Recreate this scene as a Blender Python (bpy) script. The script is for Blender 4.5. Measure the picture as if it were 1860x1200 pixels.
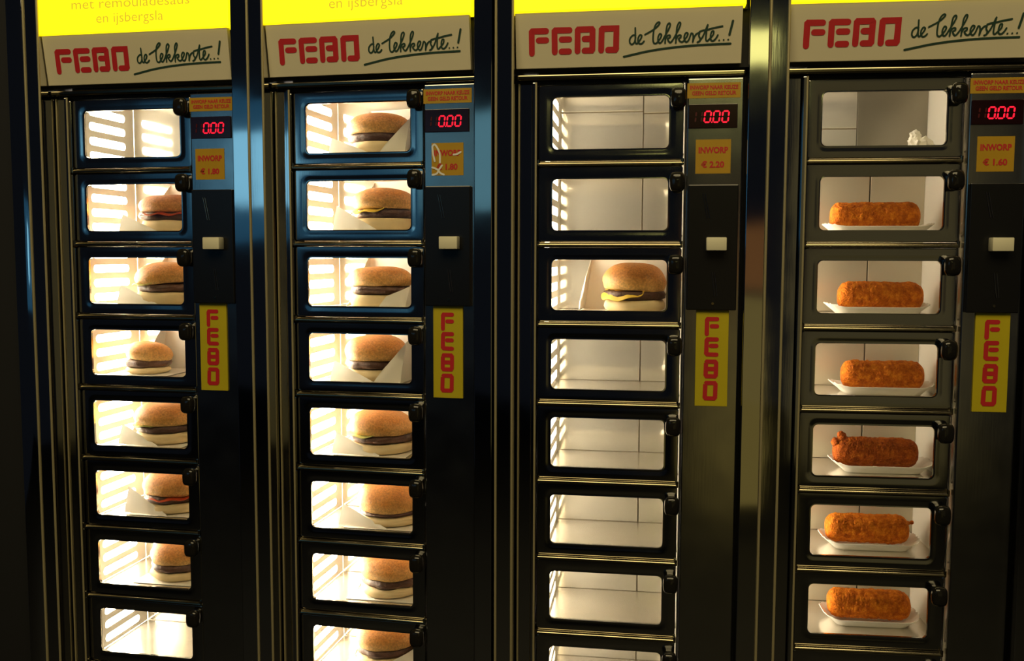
import bpy, bmesh, math, random
from mathutils import Vector, Matrix, noise

for o in list(bpy.data.objects):
    bpy.data.objects.remove(o, do_unlink=True)
scn = bpy.context.scene
COL = scn.collection
ZB = 1.70                      # height of the first window row's top edge above the pavement

# ------------------------------------------------------------------ camera
cam_d = bpy.data.cameras.new('camera')
cam = bpy.data.objects.new('camera', cam_d)
COL.objects.link(cam)
cam_d.sensor_width = 36.0
cam_d.lens = 1700.0 / 1860.0 * 36.0
cam_d.clip_start = 0.02
yaw, pitch, roll = 0.1889, -0.0802, 0.003
fw = Vector((-math.sin(yaw) * math.cos(pitch), math.cos(yaw) * math.cos(pitch), math.sin(pitch)))
r0 = Vector((math.cos(yaw), math.sin(yaw), 0))
u0 = r0.cross(fw)
rr = r0 * math.cos(roll) + u0 * math.sin(roll)
uu = -r0 * math.sin(roll) + u0 * math.cos(roll)
M = Matrix((rr, uu, -fw)).transposed().to_4x4()
M.translation = Vector((0.9124, -1.2967, -0.216 + ZB))
cam.matrix_world = M
scn.camera = cam

# ------------------------------------------------------------------ world, lamps, exposure
w = bpy.data.worlds.new('night')
scn.world = w
w.use_nodes = True
bg = w.node_tree.nodes['Background']
bg.inputs[0].default_value = (0.55, 0.68, 1.0, 1)
bg.inputs[1].default_value = 0.008
vs = scn.view_settings
vs.view_transform = 'Standard'
vs.look = 'None'
vs.exposure = 0.0
vs.gamma = 1.0
vs.use_curve_mapping = False
scn.cycles.max_bounces = 10
scn.cycles.diffuse_bounces = 5
scn.cycles.glossy_bounces = 5
scn.cycles.transparent_max_bounces = 12
scn.cycles.sample_clamp_indirect = 6.0


def area(name, loc, target, sx, sy, color, radiance):
    d = bpy.data.lights.new(name, 'AREA')
    d.shape = 'RECTANGLE'
    d.size = sx
    d.size_y = sy
    d.color = color
    d.energy = radiance * math.pi * sx * sy
    o = bpy.data.objects.new(name, d)
    COL.objects.link(o)
    o.location = loc
    v = Vector(target) - Vector(loc)
    o.rotation_euler = v.to_track_quat('-Z', 'Y').to_euler()
    return o


# the snack bar's lit ceiling over the customers
area('ceiling_lamp', (0.8, -2.3, 3.9), (0.75, 0, 1.2), 3.0, 1.7, (1.0, 0.80, 0.42), 4.4)
# lit blue shop fronts and yellow sign across the alley, they show in the polished steel
area('blue_shop_lamp', (-1.66, -3.9, 1.99), (0.3, 0, 1.6), 0.30, 0.42, (0.30, 0.72, 1.0), 0.95)
area('teal_shopfront', (-0.55, -3.9, 2.02), (0.4, 0, 1.6), 0.60, 0.55, (0.30, 0.76, 1.0), 0.34)
area('blue_shopfront', (-1.50, -4.0, 1.98), (0.3, 0, 1.6), 1.50, 0.85, (0.09, 0.44, 0.85), 0.17)
area('warm_reflection_lamp', (1.60, -3.9, 0.70), (1.1, 0, 1.3), 0.62, 1.15, (1.0, 0.76, 0.20), 0.15)  # added lamp, stands in for passers-by mirrored in the posts
area('orange_reflection_lamp', (1.60, -3.9, 1.48), (1.1, 0, 1.3), 0.5, 0.36, (1.0, 0.42, 0.10), 0.14)  # added small lamp for the orange blotch mirrored in the posts
area('olive_reflection_lamp', (2.56, -3.9, 1.45), (1.1, 0, 1.3), 0.95, 2.3, (1.0, 0.80, 0.30), 0.075)  # unseen lamp added to tint the right machine's doors olive
area('yellow_shop_sign', (1.62, -5.0, 2.80), (0.9, 0, 1.7), 1.1, 0.24, (1.0, 0.94, 0.30), 1.7)


# ------------------------------------------------------------------ materials
def nt(name):
    m = bpy.data.materials.new(name)
    m.use_nodes = True
    return m, m.node_tree.nodes, m.node_tree.links, m.node_tree.nodes['Principled BSDF']


def plain(name, col, rough=0.5, metal=0.0, bump=0.0, bscale=200.0, spec=0.5, var=0.0, vscale=30.0, stretch=None):
    m, N, L, b = nt(name)
    b.inputs['Base Color'].default_value = (*col, 1)
    b.inputs['Roughness'].default_value = rough
    b.inputs['Metallic'].default_value = metal
    b.inputs['Specular IOR Level'].default_value = spec
    tc = N.new('ShaderNodeTexCoord')
    vec = tc.outputs['Object']
    if stretch:
        mp = N.new('ShaderNodeMapping')
        mp.inputs['Scale'].default_value = stretch
        L.new(vec, mp.inputs['Vector'])
        vec = mp.outputs['Vector']
    if bump:
        n = N.new('ShaderNodeTexNoise')
        n.inputs['Scale'].default_value = bscale
        n.inputs['Detail'].default_value = 3
        L.new(vec, n.inputs['Vector'])
        bp = N.new('ShaderNodeBump')
        bp.inputs['Strength'].default_value = bump
        bp.inputs['Distance'].default_value = 0.002
        L.new(n.outputs['Fac'], bp.inputs['Height'])
        L.new(bp.outputs['Normal'], b.inputs['Normal'])
    if var:
        n2 = N.new('ShaderNodeTexNoise')
        n2.inputs['Scale'].default_value = vscale
        n2.inputs['Detail'].default_value = 5
        L.new(vec, n2.inputs['Vector'])
        mx = N.new('ShaderNodeMix')
        mx.data_type = 'RGBA'
        L.new(n2.outputs['Fac'], mx.inputs['Factor'])
        mx.inputs['A'].default_value = (*[max(0, c * (1 - var)) for c in col], 1)
        mx.inputs['B'].default_value = (*[min(1, c * (1 + var)) for c in col], 1)
        L.new(mx.outputs['Result'], b.inputs['Base Color'])
    return m


def emis(name, col, strength, base=(0.02, 0.02, 0.02)):
    m, N, L, b = nt(name)
    b.inputs['Base Color'].default_value = (*base, 1)
    b.inputs['Emission Color'].default_value = (*col, 1)
    b.inputs['Emission Strength'].default_value = strength
    return m


def steel(name, col, rough, wav, brushed=0.05, metal=1.0):
    m, N, L, b = nt(name)
    b.inputs['Metallic'].default_value = metal
    b.inputs['Base Color'].default_value = (*col, 1)
    tc = N.new('ShaderNodeTexCoord')
    n1 = N.new('ShaderNodeTexNoise')           # wavy sheet metal
    n1.inputs['Scale'].default_value = 9.0
    n1.inputs['Detail'].default_value = 1.5
    L.new(tc.outputs['Object'], n1.inputs['Vector'])
    b1 = N.new('ShaderNodeBump')
    b1.inputs['Strength'].default_value = wav
    b1.inputs['Distance'].default_value = 0.01
    L.new(n1.outputs['Fac'], b1.inputs['Height'])
    mp = N.new('ShaderNodeMapping')            # fine brushing and wipe marks
    mp.inputs['Scale'].default_value = (400, 400, 25)
    L.new(tc.outputs['Object'], mp.inputs['Vector'])
    n2 = N.new('ShaderNodeTexNoise')
    n2.inputs['Scale'].default_value = 1.0
    L.new(mp.outputs['Vector'], n2.inputs['Vector'])
    b2 = N.new('ShaderNodeBump')
    b2.inputs['Strength'].default_value = brushed
    b2.inputs['Distance'].default_value = 0.0006
    L.new(n2.outputs['Fac'], b2.inputs['Height'])
    L.new(b1.outputs['Normal'], b2.inputs['Normal'])
    L.new(b2.outputs['Normal'], b.inputs['Normal'])
    n3 = N.new('ShaderNodeTexNoise')
    n3.inputs['Scale'].default_value = 26.0
    n3.inputs['Detail'].default_value = 4
    L.new(tc.outputs['Object'], n3.inputs['Vector'])
    mr = N.new('ShaderNodeMapRange')
    mr.inputs['To Min'].default_value = rough * 0.75
    mr.inputs['To Max'].default_value = rough * 1.35
    L.new(n3.outputs['Fac'], mr.inputs['Value'])
    L.new(mr.outputs['Result'], b.inputs['Roughness'])
    return m


MAT = {}
MAT['mirror'] = steel('polished_steel', (0.60, 0.59, 0.56), 0.060, 0.055, 0.012)
MAT['door'] = steel('door_steel', (0.46, 0.45, 0.42), 0.11, 0.08, 0.02)
MAT['panel'] = steel('panel_steel', (0.50, 0.49, 0.46), 0.17, 0.08, 0.03)
MAT['rail'] = steel('rail_steel', (0.38, 0.33, 0.21), 0.14, 0.0, 0.0)
MAT['inside_back'] = steel('polished_back_steel', (0.76, 0.72, 0.63), 0.075, 0.015, 0.01, 0.66)
MAT['inside_dull'] = steel('brushed_back_steel', (0.60, 0.55, 0.42), 0.34, 0.03, 0.05, 0.6)
MAT['inside_shade'] = steel('shaded_back_steel', (0.34, 0.31, 0.25), 0.3, 0.02, 0.05, 0.7)  # darker tone paints in the shade of a recessed hatch
MAT['inside'] = steel('compartment_steel', (0.74, 0.70, 0.64), 0.34, 0.03, 0.05, 0.55)
MAT['shelf'] = steel('shelf_steel', (0.70, 0.66, 0.59), 0.22, 0.02, 0.05, 0.80)
MAT['inside_white'] = plain('white_enamel', (0.82, 0.79, 0.72), 0.45, var=0.04, vscale=25)
MAT['casing'] = plain('casing_paint', (0.012, 0.012, 0.012), 0.6, bump=0.05)
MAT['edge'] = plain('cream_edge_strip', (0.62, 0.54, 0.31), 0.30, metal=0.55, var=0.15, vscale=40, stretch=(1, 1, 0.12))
MAT['sign'] = plain('sign_plastic', (0.70, 0.64, 0.46), 0.42, var=0.04, vscale=18)
MAT['red'] = plain('red_print', (0.52, 0.016, 0.022), 0.5, var=0.12, vscale=60)
MAT['green'] = plain('green_ink', (0.014, 0.048, 0.030), 0.5)
MAT['sticker'] = plain('yellow_sticker', (0.46, 0.27, 0.007), 0.5, var=0.1, vscale=40)
MAT['label'] = plain('yellow_label', (0.52, 0.43, 0.010), 0.45, var=0.06, vscale=40)
MAT['menu'] = emis('lit_yellow_panel', (1.0, 0.80, 0.004), 1.35, (0.6, 0.5, 0.02))
MAT['menutext'] = emis('menu_print', (0.70, 0.48, 0.02), 0.88, (0.3, 0.25, 0.02))
MAT['black'] = plain('black_plastic', (0.006, 0.006, 0.007), 0.28, bump=0.03)
MAT['knob'] = plain('black_gloss', (0.012, 0.011, 0.009), 0.10)
MAT['display'] = plain('display_window', (0.012, 0.001, 0.002), 0.18)
MAT['led'] = emis('red_led', (1.0, 0.004, 0.030), 1.5)
MAT['ledoff'] = plain('red_led_off', (0.07, 0.001, 0.004), 0.4)
MAT['cream'] = plain('cream_plastic', (0.80, 0.76, 0.56), 0.4)
MAT['paper'] = plain('wrapping_paper', (0.86, 0.83, 0.76), 0.7, bump=0.25, bscale=45)
MAT['tray'] = plain('white_card', (0.88, 0.86, 0.80), 0.6, bump=0.06, bscale=90)
MAT['patty'] = plain('fried_patty', (0.075, 0.028, 0.014), 0.5, bump=0.7, bscale=260, var=0.5, vscale=90)
MAT['cheese'] = plain('yellow_cheese', (0.80, 0.55, 0.07), 0.35)
MAT['sauce'] = plain('red_sauce', (0.35, 0.05, 0.015), 0.3, var=0.3, vscale=80)
MAT['lettuce'] = plain('pale_lettuce', (0.50, 0.50, 0.16), 0.5, var=0.35, vscale=60)
MAT['crumb'] = plain('pale_bread', (0.78, 0.62, 0.36), 0.75, bump=0.3, bscale=120, var=0.15, vscale=45)
MAT['pavement'] = plain('pavement', (0.012, 0.012, 0.012), 0.7, bump=0.3, bscale=30, var=0.3, vscale=5)
MAT['wall'] = plain('dark_wall', (0.035, 0.033, 0.03), 0.7, bump=0.1)
MAT['tape'] = plain('white_residue', (0.80, 0.80, 0.76), 0.6)
MAT['joint'] = plain('grimy_joint', (0.13, 0.10, 0.06), 0.7)


def glass_mat():
    m = bpy.data.materials.new('window_glass')
    m.use_nodes = True
    N, L = m.node_tree.nodes, m.node_tree.links
    N.clear()
    out = N.new('ShaderNodeOutputMaterial')
    t = N.new('ShaderNodeBsdfTransparent')
    t.inputs[0].default_value = (0.97, 0.97, 0.95, 1)
    g = N.new('ShaderNodeBsdfGlossy')
    g.inputs['Roughness'].default_value = 0.03
    fr = N.new('ShaderNodeFresnel')
    fr.inputs['IOR'].default_value = 1.25
    mx = N.new('ShaderNodeMixShader')
    L.new(fr.outputs[0], mx.inputs[0])
    L.new(t.outputs[0], mx.inputs[1])
    L.new(g.outputs[0], mx.inputs[2])
    L.new(mx.outputs[0], out.inputs[0])
    return m


MAT['glass'] = glass_mat()


def bun_mat(name, crust, pale):
    m, N, L, b = nt(name)
    tc = N.new('ShaderNodeTexCoord')
    geo = N.new('ShaderNodeSeparateXYZ')
    L.new(tc.outputs['Object'], geo.inputs[0])
    n = N.new('ShaderNodeTexNoise')
    n.inputs['Scale'].default_value = 55
    n.inputs['Detail'].default_value = 6
    L.new(tc.outputs['Object'], n.inputs['Vector'])
    ad = N.new('ShaderNodeMath')
    ad.operation = 'MULTIPLY_ADD'
    L.new(n.outputs['Fac'], ad.inputs[0])
    ad.inputs[1].default_value = 0.022
    L.new(geo.outputs['Z'], ad.inputs[2])
    mr = N.new('ShaderNodeMapRange')           # pale below, crust above
    mr.inputs['From Min'].default_value = 0.010
    mr.inputs['From Max'].default_value = 0.034
    L.new(ad.outputs[0], mr.inputs['Value'])
    mx = N.new('ShaderNodeMix')
    mx.data_type = 'RGBA'
    mx.inputs['A'].default_value = (*pale, 1)
    mx.inputs['B'].default_value = (*crust, 1)
    L.new(mr.outputs['Result'], mx.inputs['Factor'])
    v = N.new('ShaderNodeTexNoise')          # toasted specks
    v.inputs['Scale'].default_value = 330
    v.inputs['Detail'].default_value = 4
    v.inputs['Roughness'].default_value = 0.65
    L.new(tc.outputs['Object'], v.inputs['Vector'])
    mr2 = N.new('ShaderNodeMapRange')
    mr2.inputs['From Min'].default_value = 0.3
    mr2.inputs['From Max'].default_value = 0.7
    mr2.inputs['To Min'].default_value = 0.55
    mr2.inputs['To Max'].default_value = 1.35
    L.new(v.outputs['Fac'], mr2.inputs['Value'])
    ml = N.new('ShaderNodeMix')
    ml.data_type = 'RGBA'
    ml.blend_type = 'MULTIPLY'
    ml.inputs['Factor'].default_value = 0.8
    L.new(mx.outputs['Result'], ml.inputs['A'])
    cb = N.new('ShaderNodeCombineColor')
    for k in range(3):
        L.new(mr2.outputs['Result'], cb.inputs[k])
    L.new(cb.outputs[0], ml.inputs['B'])
    L.new(ml.outputs['Result'], b.inputs['Base Color'])
    bp = N.new('ShaderNodeBump')
    bp.inputs['Strength'].default_value = 0.6
    bp.inputs['Distance'].default_value = 0.0015
    L.new(v.outputs['Fac'], bp.inputs['Height'])
    L.new(bp.outputs['Normal'], b.inputs['Normal'])
    b.inputs['Roughness'].default_value = 0.5
    return m


MAT['bun'] = bun_mat('golden_bun', (0.60, 0.23, 0.034), (0.82, 0.50, 0.17))
MAT['bun_dark'] = bun_mat('brown_bun', (0.46, 0.15, 0.028), (0.70, 0.36, 0.10))


def crust_mat(name, g):
    m, N, L, b = nt(name)
    tc = N.new('ShaderNodeTexCoord')
    n = N.new('ShaderNodeTexNoise')
    n.inputs['Scale'].default_value = 120
    n.inputs['Detail'].default_value = 7
    n.inputs['Roughness'].default_value = 0.7
    L.new(tc.outputs['Object'], n.inputs['Vector'])
    cr = N.new('ShaderNodeValToRGB')
    e = cr.color_ramp.elements
    e[0].position, e[0].color = 0.33, (0.34, 0.072, 0.005, 1)
    e[1].position, e[1].color = 0.70, (0.86, 0.31, 0.020, 1)
    x = e.new(0.52)
    x.color = (0.62, 0.158, 0.008, 1)
    L.new(n.outputs['Fac'], cr.inputs[0])
    for q in cr.color_ramp.elements:
        q.color = (q.color[0] * g, q.color[1] * g ** 1.4, q.color[2] * g, 1)
    L.new(cr.outputs[0], b.inputs['Base Color'])
    v = N.new('ShaderNodeTexVoronoi')
    v.inputs['Scale'].default_value = 420
    L.new(tc.outputs['Object'], v.inputs['Vector'])
    bp = N.new('ShaderNodeBump')
    bp.inputs['Strength'].default_value = 0.9
    bp.inputs['Distance'].default_value = 0.0015
    L.new(v.outputs['Distance'], bp.inputs['Height'])
    L.new(bp.outputs['Normal'], b.inputs['Normal'])
    b.inputs['Roughness'].default_value = 0.7
    b.inputs['Specular IOR Level'].default_value = 0.15
    return m


MAT['crust'] = crust_mat('breadcrumb_crust', 1.0)
MAT['crust_dark'] = crust_mat('dark_breadcrumb_crust', 0.62)
MAT['crust_light'] = crust_mat('golden_breadcrumb_crust', 1.06)
LIGHTCOL = (1.0, 0.88, 0.68)
PANEL_STRENGTH = [38.0, 50.0, 16.5, 9.0]
for k in range(4):
    MAT['tube%d' % k] = emis('lit_diffuser_%s' % 'abcd'[k], LIGHTCOL, PANEL_STRENGTH[k], (0.8, 0.8, 0.8))


# ------------------------------------------------------------------ mesh helpers
def finish(bm, name, mat, sharp=35):
    me = bpy.data.meshes.new(name)
    bmesh.ops.recalc_face_normals(bm, faces=bm.faces)
    for f in bm.faces:
        f.smooth = sharp is not None
    bm.to_mesh(me)
    bm.free()
    if sharp is not None:
        me.set_sharp_from_angle(angle=math.radians(sharp))
    me.materials.append(MAT[mat])
    return me


def link(name, me, parent=None, loc=(0, 0, 0), rot=(0, 0, 0)):
    o = bpy.data.objects.new(name, me)
    COL.objects.link(o)
    o.location = loc
    o.rotation_euler = rot
    if parent is not None:
        o.parent = parent
    return o


def tag(o, label, cat, group=None):
    o['label'] = label
    o['category'] = cat
    if group:
        o['group'] = group
    return o


def box(bm, x0, x1, y0, y1, z0, z1, bev=0.0, seg=2):
    vs_ = [bm.verts.new((x, y, z)) for x in (x0, x1) for y in (y0, y1) for z in (z0, z1)]
    F = [(0, 1, 3, 2), (4, 6, 7, 5), (0, 4, 5, 1), (2, 3, 7, 6), (0, 2, 6, 4), (1, 5, 7, 3)]
    fs = [bm.faces.new([vs_[i] for i in f]) for f in F]
    if bev:
        es = list({e for f in fs for e in f.edges})
        bmesh.ops.bevel(bm, geom=es, offset=bev, segments=seg, affect='EDGES', profile=0.5)


def box_me(name, mat, *a, bev=0.0, seg=2):
    bm = bmesh.new()
    box(bm, *a, bev=bev, seg=seg)
    return finish(bm, name, mat, None)


def tube(bm, p0, p1, r, n=10):
    p0, p1 = Vector(p0), Vector(p1)
    d = (p1 - p0).normalized()
    a = d.orthogonal().normalized()
    b = d.cross(a)
    rings = []
    for p in (p0, p1):
        rings.append([bm.verts.new(p + (a * math.cos(2 * math.pi * k / n) + b * math.sin(2 * math.pi * k / n)) * r) for k in range(n)])
    for k in range(n):
        bm.faces.new((rings[0][k], rings[0][(k + 1) % n], rings[1][(k + 1) % n], rings[1][k]))
    bm.faces.new(rings[0][::-1])
    bm.faces.new(rings[1])


def rrect(x0, x1, z0, z1, r, n=6):
    pts = []
    for cx, cz, a0 in ((x1 - r, z1 - r, 0), (x0 + r, z1 - r, 90), (x0 + r, z0 + r, 180), (x1 - r, z0 + r, 270)):
        for k in range(n + 1):
            a = math.radians(a0 + 90 * k / n)
            pts.append((cx + r * math.cos(a), cz + r * math.sin(a)))
    return pts


def loft(bm, loops, close=True):
    rows = [[bm.verts.new(p) for p in lp] for lp in loops]
    n = len(rows[0])
    for a, b in zip(rows, rows[1:]):
        for k in range(n if close else n - 1):
            bm.faces.new((a[k], a[(k + 1) % n], b[(k + 1) % n], b[k]))
    return rows


def strokes_me(name, mat, lines, closed_depth=0.0, thick=0.0003):
    """thick pen strokes printed on a face: list of (points in x,z; width)"""
    bm = bmesh.new()
    for q, (pts, wd) in enumerate(lines):
        h = wd / 2
        P_ = [Vector((p[0], p[1])) for p in pts]
        P_ = [P_[0]] + [b_ for a_, b_ in zip(P_, P_[1:]) if (b_ - a_).length > 1e-7]
        D_ = [(b_ - a_).normalized() for a_, b_ in zip(P_, P_[1:])]
        left, right = [], []
        for k, p in enumerate(P_):
            d0, d1 = D_[max(0, k - 1)], D_[min(k, len(D_) - 1)]
            n0, n1 = Vector((-d0.y, d0.x)), Vector((-d1.y, d1.x))
            nn = n0 + n1
            nn = n1 if nn.length < 0.2 else nn.normalized()
            m_ = h / max(0.72, nn.dot(n1))
            y = closed_depth - 1.2e-5 * q - 1.0e-6 * k
            left.append(bm.verts.new((p.x + nn.x * m_, y, p.y + nn.y * m_)))
            right.append(bm.verts.new((p.x - nn.x * m_, y, p.y - nn.y * m_)))
        for k in range(len(P_) - 1):
            bm.faces.new((left[k], right[k], right[k + 1], left[k + 1]))
        if P_[0] != P_[-1]:
            for e_, d_, l_, r_ in ((P_[0], -D_[0], right[0], left[0]), (P_[-1], D_[-1], left[-1], right[-1])):
                n_ = Vector((-d_.y, d_.x))
                arc = [bm.verts.new((e_.x + h * (d_.x * math.sin(t_) + n_.x * math.cos(t_)), l_.co.y, e_.y + h * (d_.y * math.sin(t_) + n_.y * math.cos(t_)))) for t_ in [math.pi * v_ / 6 for v_ in range(1, 6)]]
                bm.faces.new([l_] + arc + [r_])
    me = bpy.data.meshes.new(name)
    for f in bm.faces:
        f.normal_update()
        if f.normal.y > 0:
            f.normal_flip()
    bm.to_mesh(me)
    bm.free()
    me.materials.append(MAT[mat])
    return me


def smooth_line(pts, n=5):
    out = []
    P = [pts[0]] + list(pts) + [pts[-1]]
    for i in range(1, len(P) - 2):
        p0, p1, p2, p3 = P[i - 1:i + 3]
        for k in range(n):
            t = k / n
            out.append(tuple(0.5 * (2 * p1[j] + (p2[j] - p0[j]) * t + (2 * p0[j] - 5 * p1[j] + 4 * p2[j] - p3[j]) * t * t + (3 * p1[j] - p0[j] - 3 * p2[j] + p3[j]) * t ** 3) for j in (0, 1)))
    out.append(pts[-1])
    return out


def text_me(name, mat, txt, size, x, z, y, width=None, bold=0.0, spacing=1.0):
    cu = bpy.data.curves.new(name, 'FONT')
    cu.body = txt
    cu.size = size
    cu.align_x = 'CENTER'
    cu.align_y = 'CENTER'
    cu.space_line = spacing
    cu.extrude = 0.0
    cu.offset = bold
    cu.resolution_u = 3
    to = bpy.data.objects.new(name, cu)
    COL.objects.link(to)
    dg = bpy.context.evaluated_depsgraph_get()
    dg.update()
    me = bpy.data.meshes.new_from_object(to.evaluated_get(dg))
    bpy.data.objects.remove(to)
    xs = [v.co.x for v in me.vertices]
    s = 1.0 if not width else width / (max(xs) - min(xs))
    for v in me.vertices:
        v.co = Vector((x + v.co.x * s, y, z + v.co.y))
    me.name = name
    me.materials.clear()
    me.materials.append(MAT[mat])
    return me


# ------------------------------------------------------------------ setting
RP, WW, WH = 0.1108, 0.1583, 0.0701            # row pitch, window width, window height
NROW = 8


def struct(name, me, loc=(0, 0, 0)):
    o = link(name, me, None, loc)
    o['kind'] = 'structure'
    return o


struct('floor', box_me('floor', 'pavement', -4, 5, -8, 2, -0.1, 0.0))
struct('wall_back', box_me('wall_back', 'wall', -4, 5, 0.42, 0.55, 0.0, 4.2))

# ------------------------------------------------------------------ machine frames (a gently bent row of four)
ANG = [0.0, -0.0185, 0.0416, 0.0782]
DX = [0.0001, -0.0007, 0.0011, -0.0005]
DZ = [0.0, 0.0009, -0.0004, -0.0004]
ORG = []
o2 = Vector((-0.075, 0.0))
for a in ANG:
    d2 = Vector((math.cos(a), math.sin(a)))
    ORG.append(o2 + d2 * 0.075)
    o2 = o2 + d2 * 0.36
NAMES = ['leftmost vending machine', 'second vending machine from the left', 'third vending machine from the left', 'rightmost vending machine']


def wpos(i, x, y, z):
    """machine coordinates (x right, y into the machine, z up from the first window's top) to world"""
    c, s = math.cos(ANG[i]), math.sin(ANG[i])
    x += DX[i]
    return Vector((ORG[i].x + x * c - y * s, ORG[i].y + x * s + y * c, ZB + DZ[i] + z))


def floor_z(j):
    return -j * RP - 0.0761


# ------------------------------------------------------------------ shared meshes
ZTOP, ZBOT = 0.46, -ZB


def door_mesh():
    bm = bmesh.new()
    ox0, ox1, oz0, oz1 = -0.0190, 0.1778, -0.0862, 0.0168

    def L(inset_from_open, y, r):
        m = inset_from_open
        return [(x, y, z) for x, z in rrect(-m, WW + m, -WH - m, m, r)]

    def O(ins, y, r):
        return [(x, y, z) for x, z in rrect(ox0 + ins, ox1 - ins, oz0 + ins, oz1 - ins, r)]
    loft(bm, [O(0, 0.011, 0.002), O(0, 0.0012, 0.003), O(0.0004, 0.0004, 0.003), O(0.0012, 0.0, 0.003), L(0.0100, -0.0002, 0.013), L(0.0060, 0.0000, 0.0115),
              L(0.0030, 0.0005, 0.0095), L(0.0013, 0.0005, 0.0080), L(0.0004, 0.0004, 0.0072), L(0.0, 0.0009, 0.0068), L(0.0, 0.0048, 0.0068), L(0.006, 0.011, 0.010), O(0, 0.011, 0.002)])
    bmesh.ops.remove_doubles(bm, verts=bm.verts, dist=1e-6)
    return finish(bm, 'door', 'door', 14)


def slotted_wall_mesh():
    """left compartment wall with four long round-ended light slots; origin at the shelf"""
    bm = bmesh.new()
    xa, xb = -0.0112, -0.0100
    y0, y1, z0, z1 = 0.014, 0.1452, 0.0, 0.1076
    sl0, sl1 = 0.027, 0.1215
    zc = [0.0135, 0.0360, 0.0585, 0.0810]
    h = 0.0062
    n = 5
    # each band between slots follows the rounded slot ends
    def arcs(zc_, upper):
        pts = []
        for k in range(n + 1):
            a = math.pi * (1 - 0.5 * k / n)
            pts.append((sl0 + h + h * math.cos(a), zc_ + (h if upper else -h) * math.sin(a)))
        for k in range(n + 1):
            a = math.pi * 0.5 * (1 - k / n)
            pts.append((sl1 - h + h * math.cos(a), zc_ + (h if upper else -h) * math.sin(a)))
        return pts
    polys = []
    polys.append([(y0, z0), (y0, zc[0])] + arcs(zc[0], False) + [(y1, zc[0]), (y1, z0)])
    for a, b in zip(zc, zc[1:]):
        polys.append([(y0, a)] + arcs(a, True) + [(y1, a), (y1, b)] + arcs(b, False)[::-1] + [(y0, b)])
    polys.append([(y0, zc[-1])] + arcs(zc[-1], True) + [(y1, zc[-1]), (y1, z1), (y0, z1)])
    for p in polys:
        fa = [bm.verts.new((xb, y, z)) for y, z in p]
        f = bm.faces.new(fa)
        r = bmesh.ops.extrude_face_region(bm, geom=[f])
        bmesh.ops.translate(bm, verts=[v for v in r['geom'] if isinstance(v, bmesh.types.BMVert)], vec=(xa - xb, 0, 0))
    bmesh.ops.triangulate(bm, faces=[f for f in bm.faces if len(f.verts) > 4])
    return finish(bm, 'slotted_wall', 'inside', None)


def handle_mesh():
    bm = bmesh.new()
    loops = []
    for y, sx, sz in ((0.0, 0.0075, 0.0100), (-0.004, 0.0080, 0.0110), (-0.008, 0.0098, 0.0130), (-0.013, 0.0104, 0.0136), (-0.017, 0.0092, 0.0122), (-0.019, 0.0060, 0.0085), (-0.0195, 0.0010, 0.0015)):
        loops.append([(math.copysign(abs(math.cos(t)) ** 0.6, math.cos(t)) * sx, y, math.copysign(abs(math.sin(t)) ** 0.6, math.sin(t)) * sz) for t in [2 * math.pi * k / 20 for k in range(20)]])
    rows = loft(bm, loops)
    bm.faces.new(rows[-1])
    return finish(bm, 'handle', 'knob', 60)


def rail_mesh():
    bm = bmesh.new()
    prof = [(0.012, 0.0037), (-0.001, 0.0037), (-0.0022, 0.0033), (-0.0045, 0.0020), (-0.0056, 0.0003), (-0.0054, -0.0014), (-0.0040, -0.0027), (-0.0015, -0.0033), (0.012, -0.0033)]
    rows = loft(bm, [[(x, y, z) for y, z in prof] for x in (-0.0195, 0.1785)])
    for r in rows:
        bm.faces.new(r)
    for x in (-0.0185, 0.1770):                # pins at both ends
        tube(bm, (x, -0.0035, -0.002), (x, -0.0035, 0.0058), 0.0022, 10)
    return finish(bm, 'divider_rail', 'rail', 40)


def shelf_mesh():
    return box_me('shelf', 'shelf', -0.0098, 0.1788, 0.0125, 0.1448, -0.0030, 0.0, bev=0.0008)


ME = {
    'door': door_mesh(),
    'pane': box_me('glass_pane', 'glass', -0.0010, WW + 0.0010, 0.0050, 0.0064, -WH - 0.0010, 0.0010),
    'handle': handle_mesh(),
    'rail': rail_mesh(),
    'slotted': slotted_wall_mesh(),
    'shelf': shelf_mesh(),
    'latch': box_me('latch_hole', 'joint', 0.0735, 0.0800, 0.0140, 0.0158, 0.0, 0.0006),
    'wall': box_me('side_wall', 'inside_white', 0.1790, 0.1802, 0.014, 0.1480, -7 * RP - 0.0790, 0.0330),
    'roof': box_me('compartment_roof', 'inside', -0.0098, 0.1788, 0.0125, 0.1448, 0.0318, 0.0340),
    'backing': box_me('back_plate', 'joint', -0.0112, 0.1802, 0.1484, 0.1500, -7 * RP - 0.0790, 0.0330),
}


def back_panel(x0, x1, z0=0.0003, z1=0.1074, mat='inside_back'):
    return box_me('back_panel', mat, x0, x1, 0.1456, 0.1480, z0, z1, bev=0.0005)


BACK = {}
for k_, sx_ in (('abc', 0.1225), ('d', 0.1012)):
    m_ = 'inside_dull' if k_ == 'd' else 'inside_back'
    BACK[k_] = [back_panel(-0.0098, sx_ - 0.0010, mat=m_), back_panel(sx_ + 0.0010, 0.1788, mat=m_)]
BACK['top_c'] = [back_panel(-0.0098, 0.1217, 0.0003, 0.0762), back_panel(0.1233, 0.1788, 0.0003, 0.0732), back_panel(-0.0098, 0.1217, 0.0778), back_panel(0.1233, 0.1788, 0.0748)]
BACK['top_d'] = [back_panel(-0.0098, 0.0790, 0.0003, 0.0462), back_panel(-0.0098, 0.0790, 0.0478), back_panel(0.0800, 0.1788, 0.0003, 0.1074, 'inside_shade')]


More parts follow.
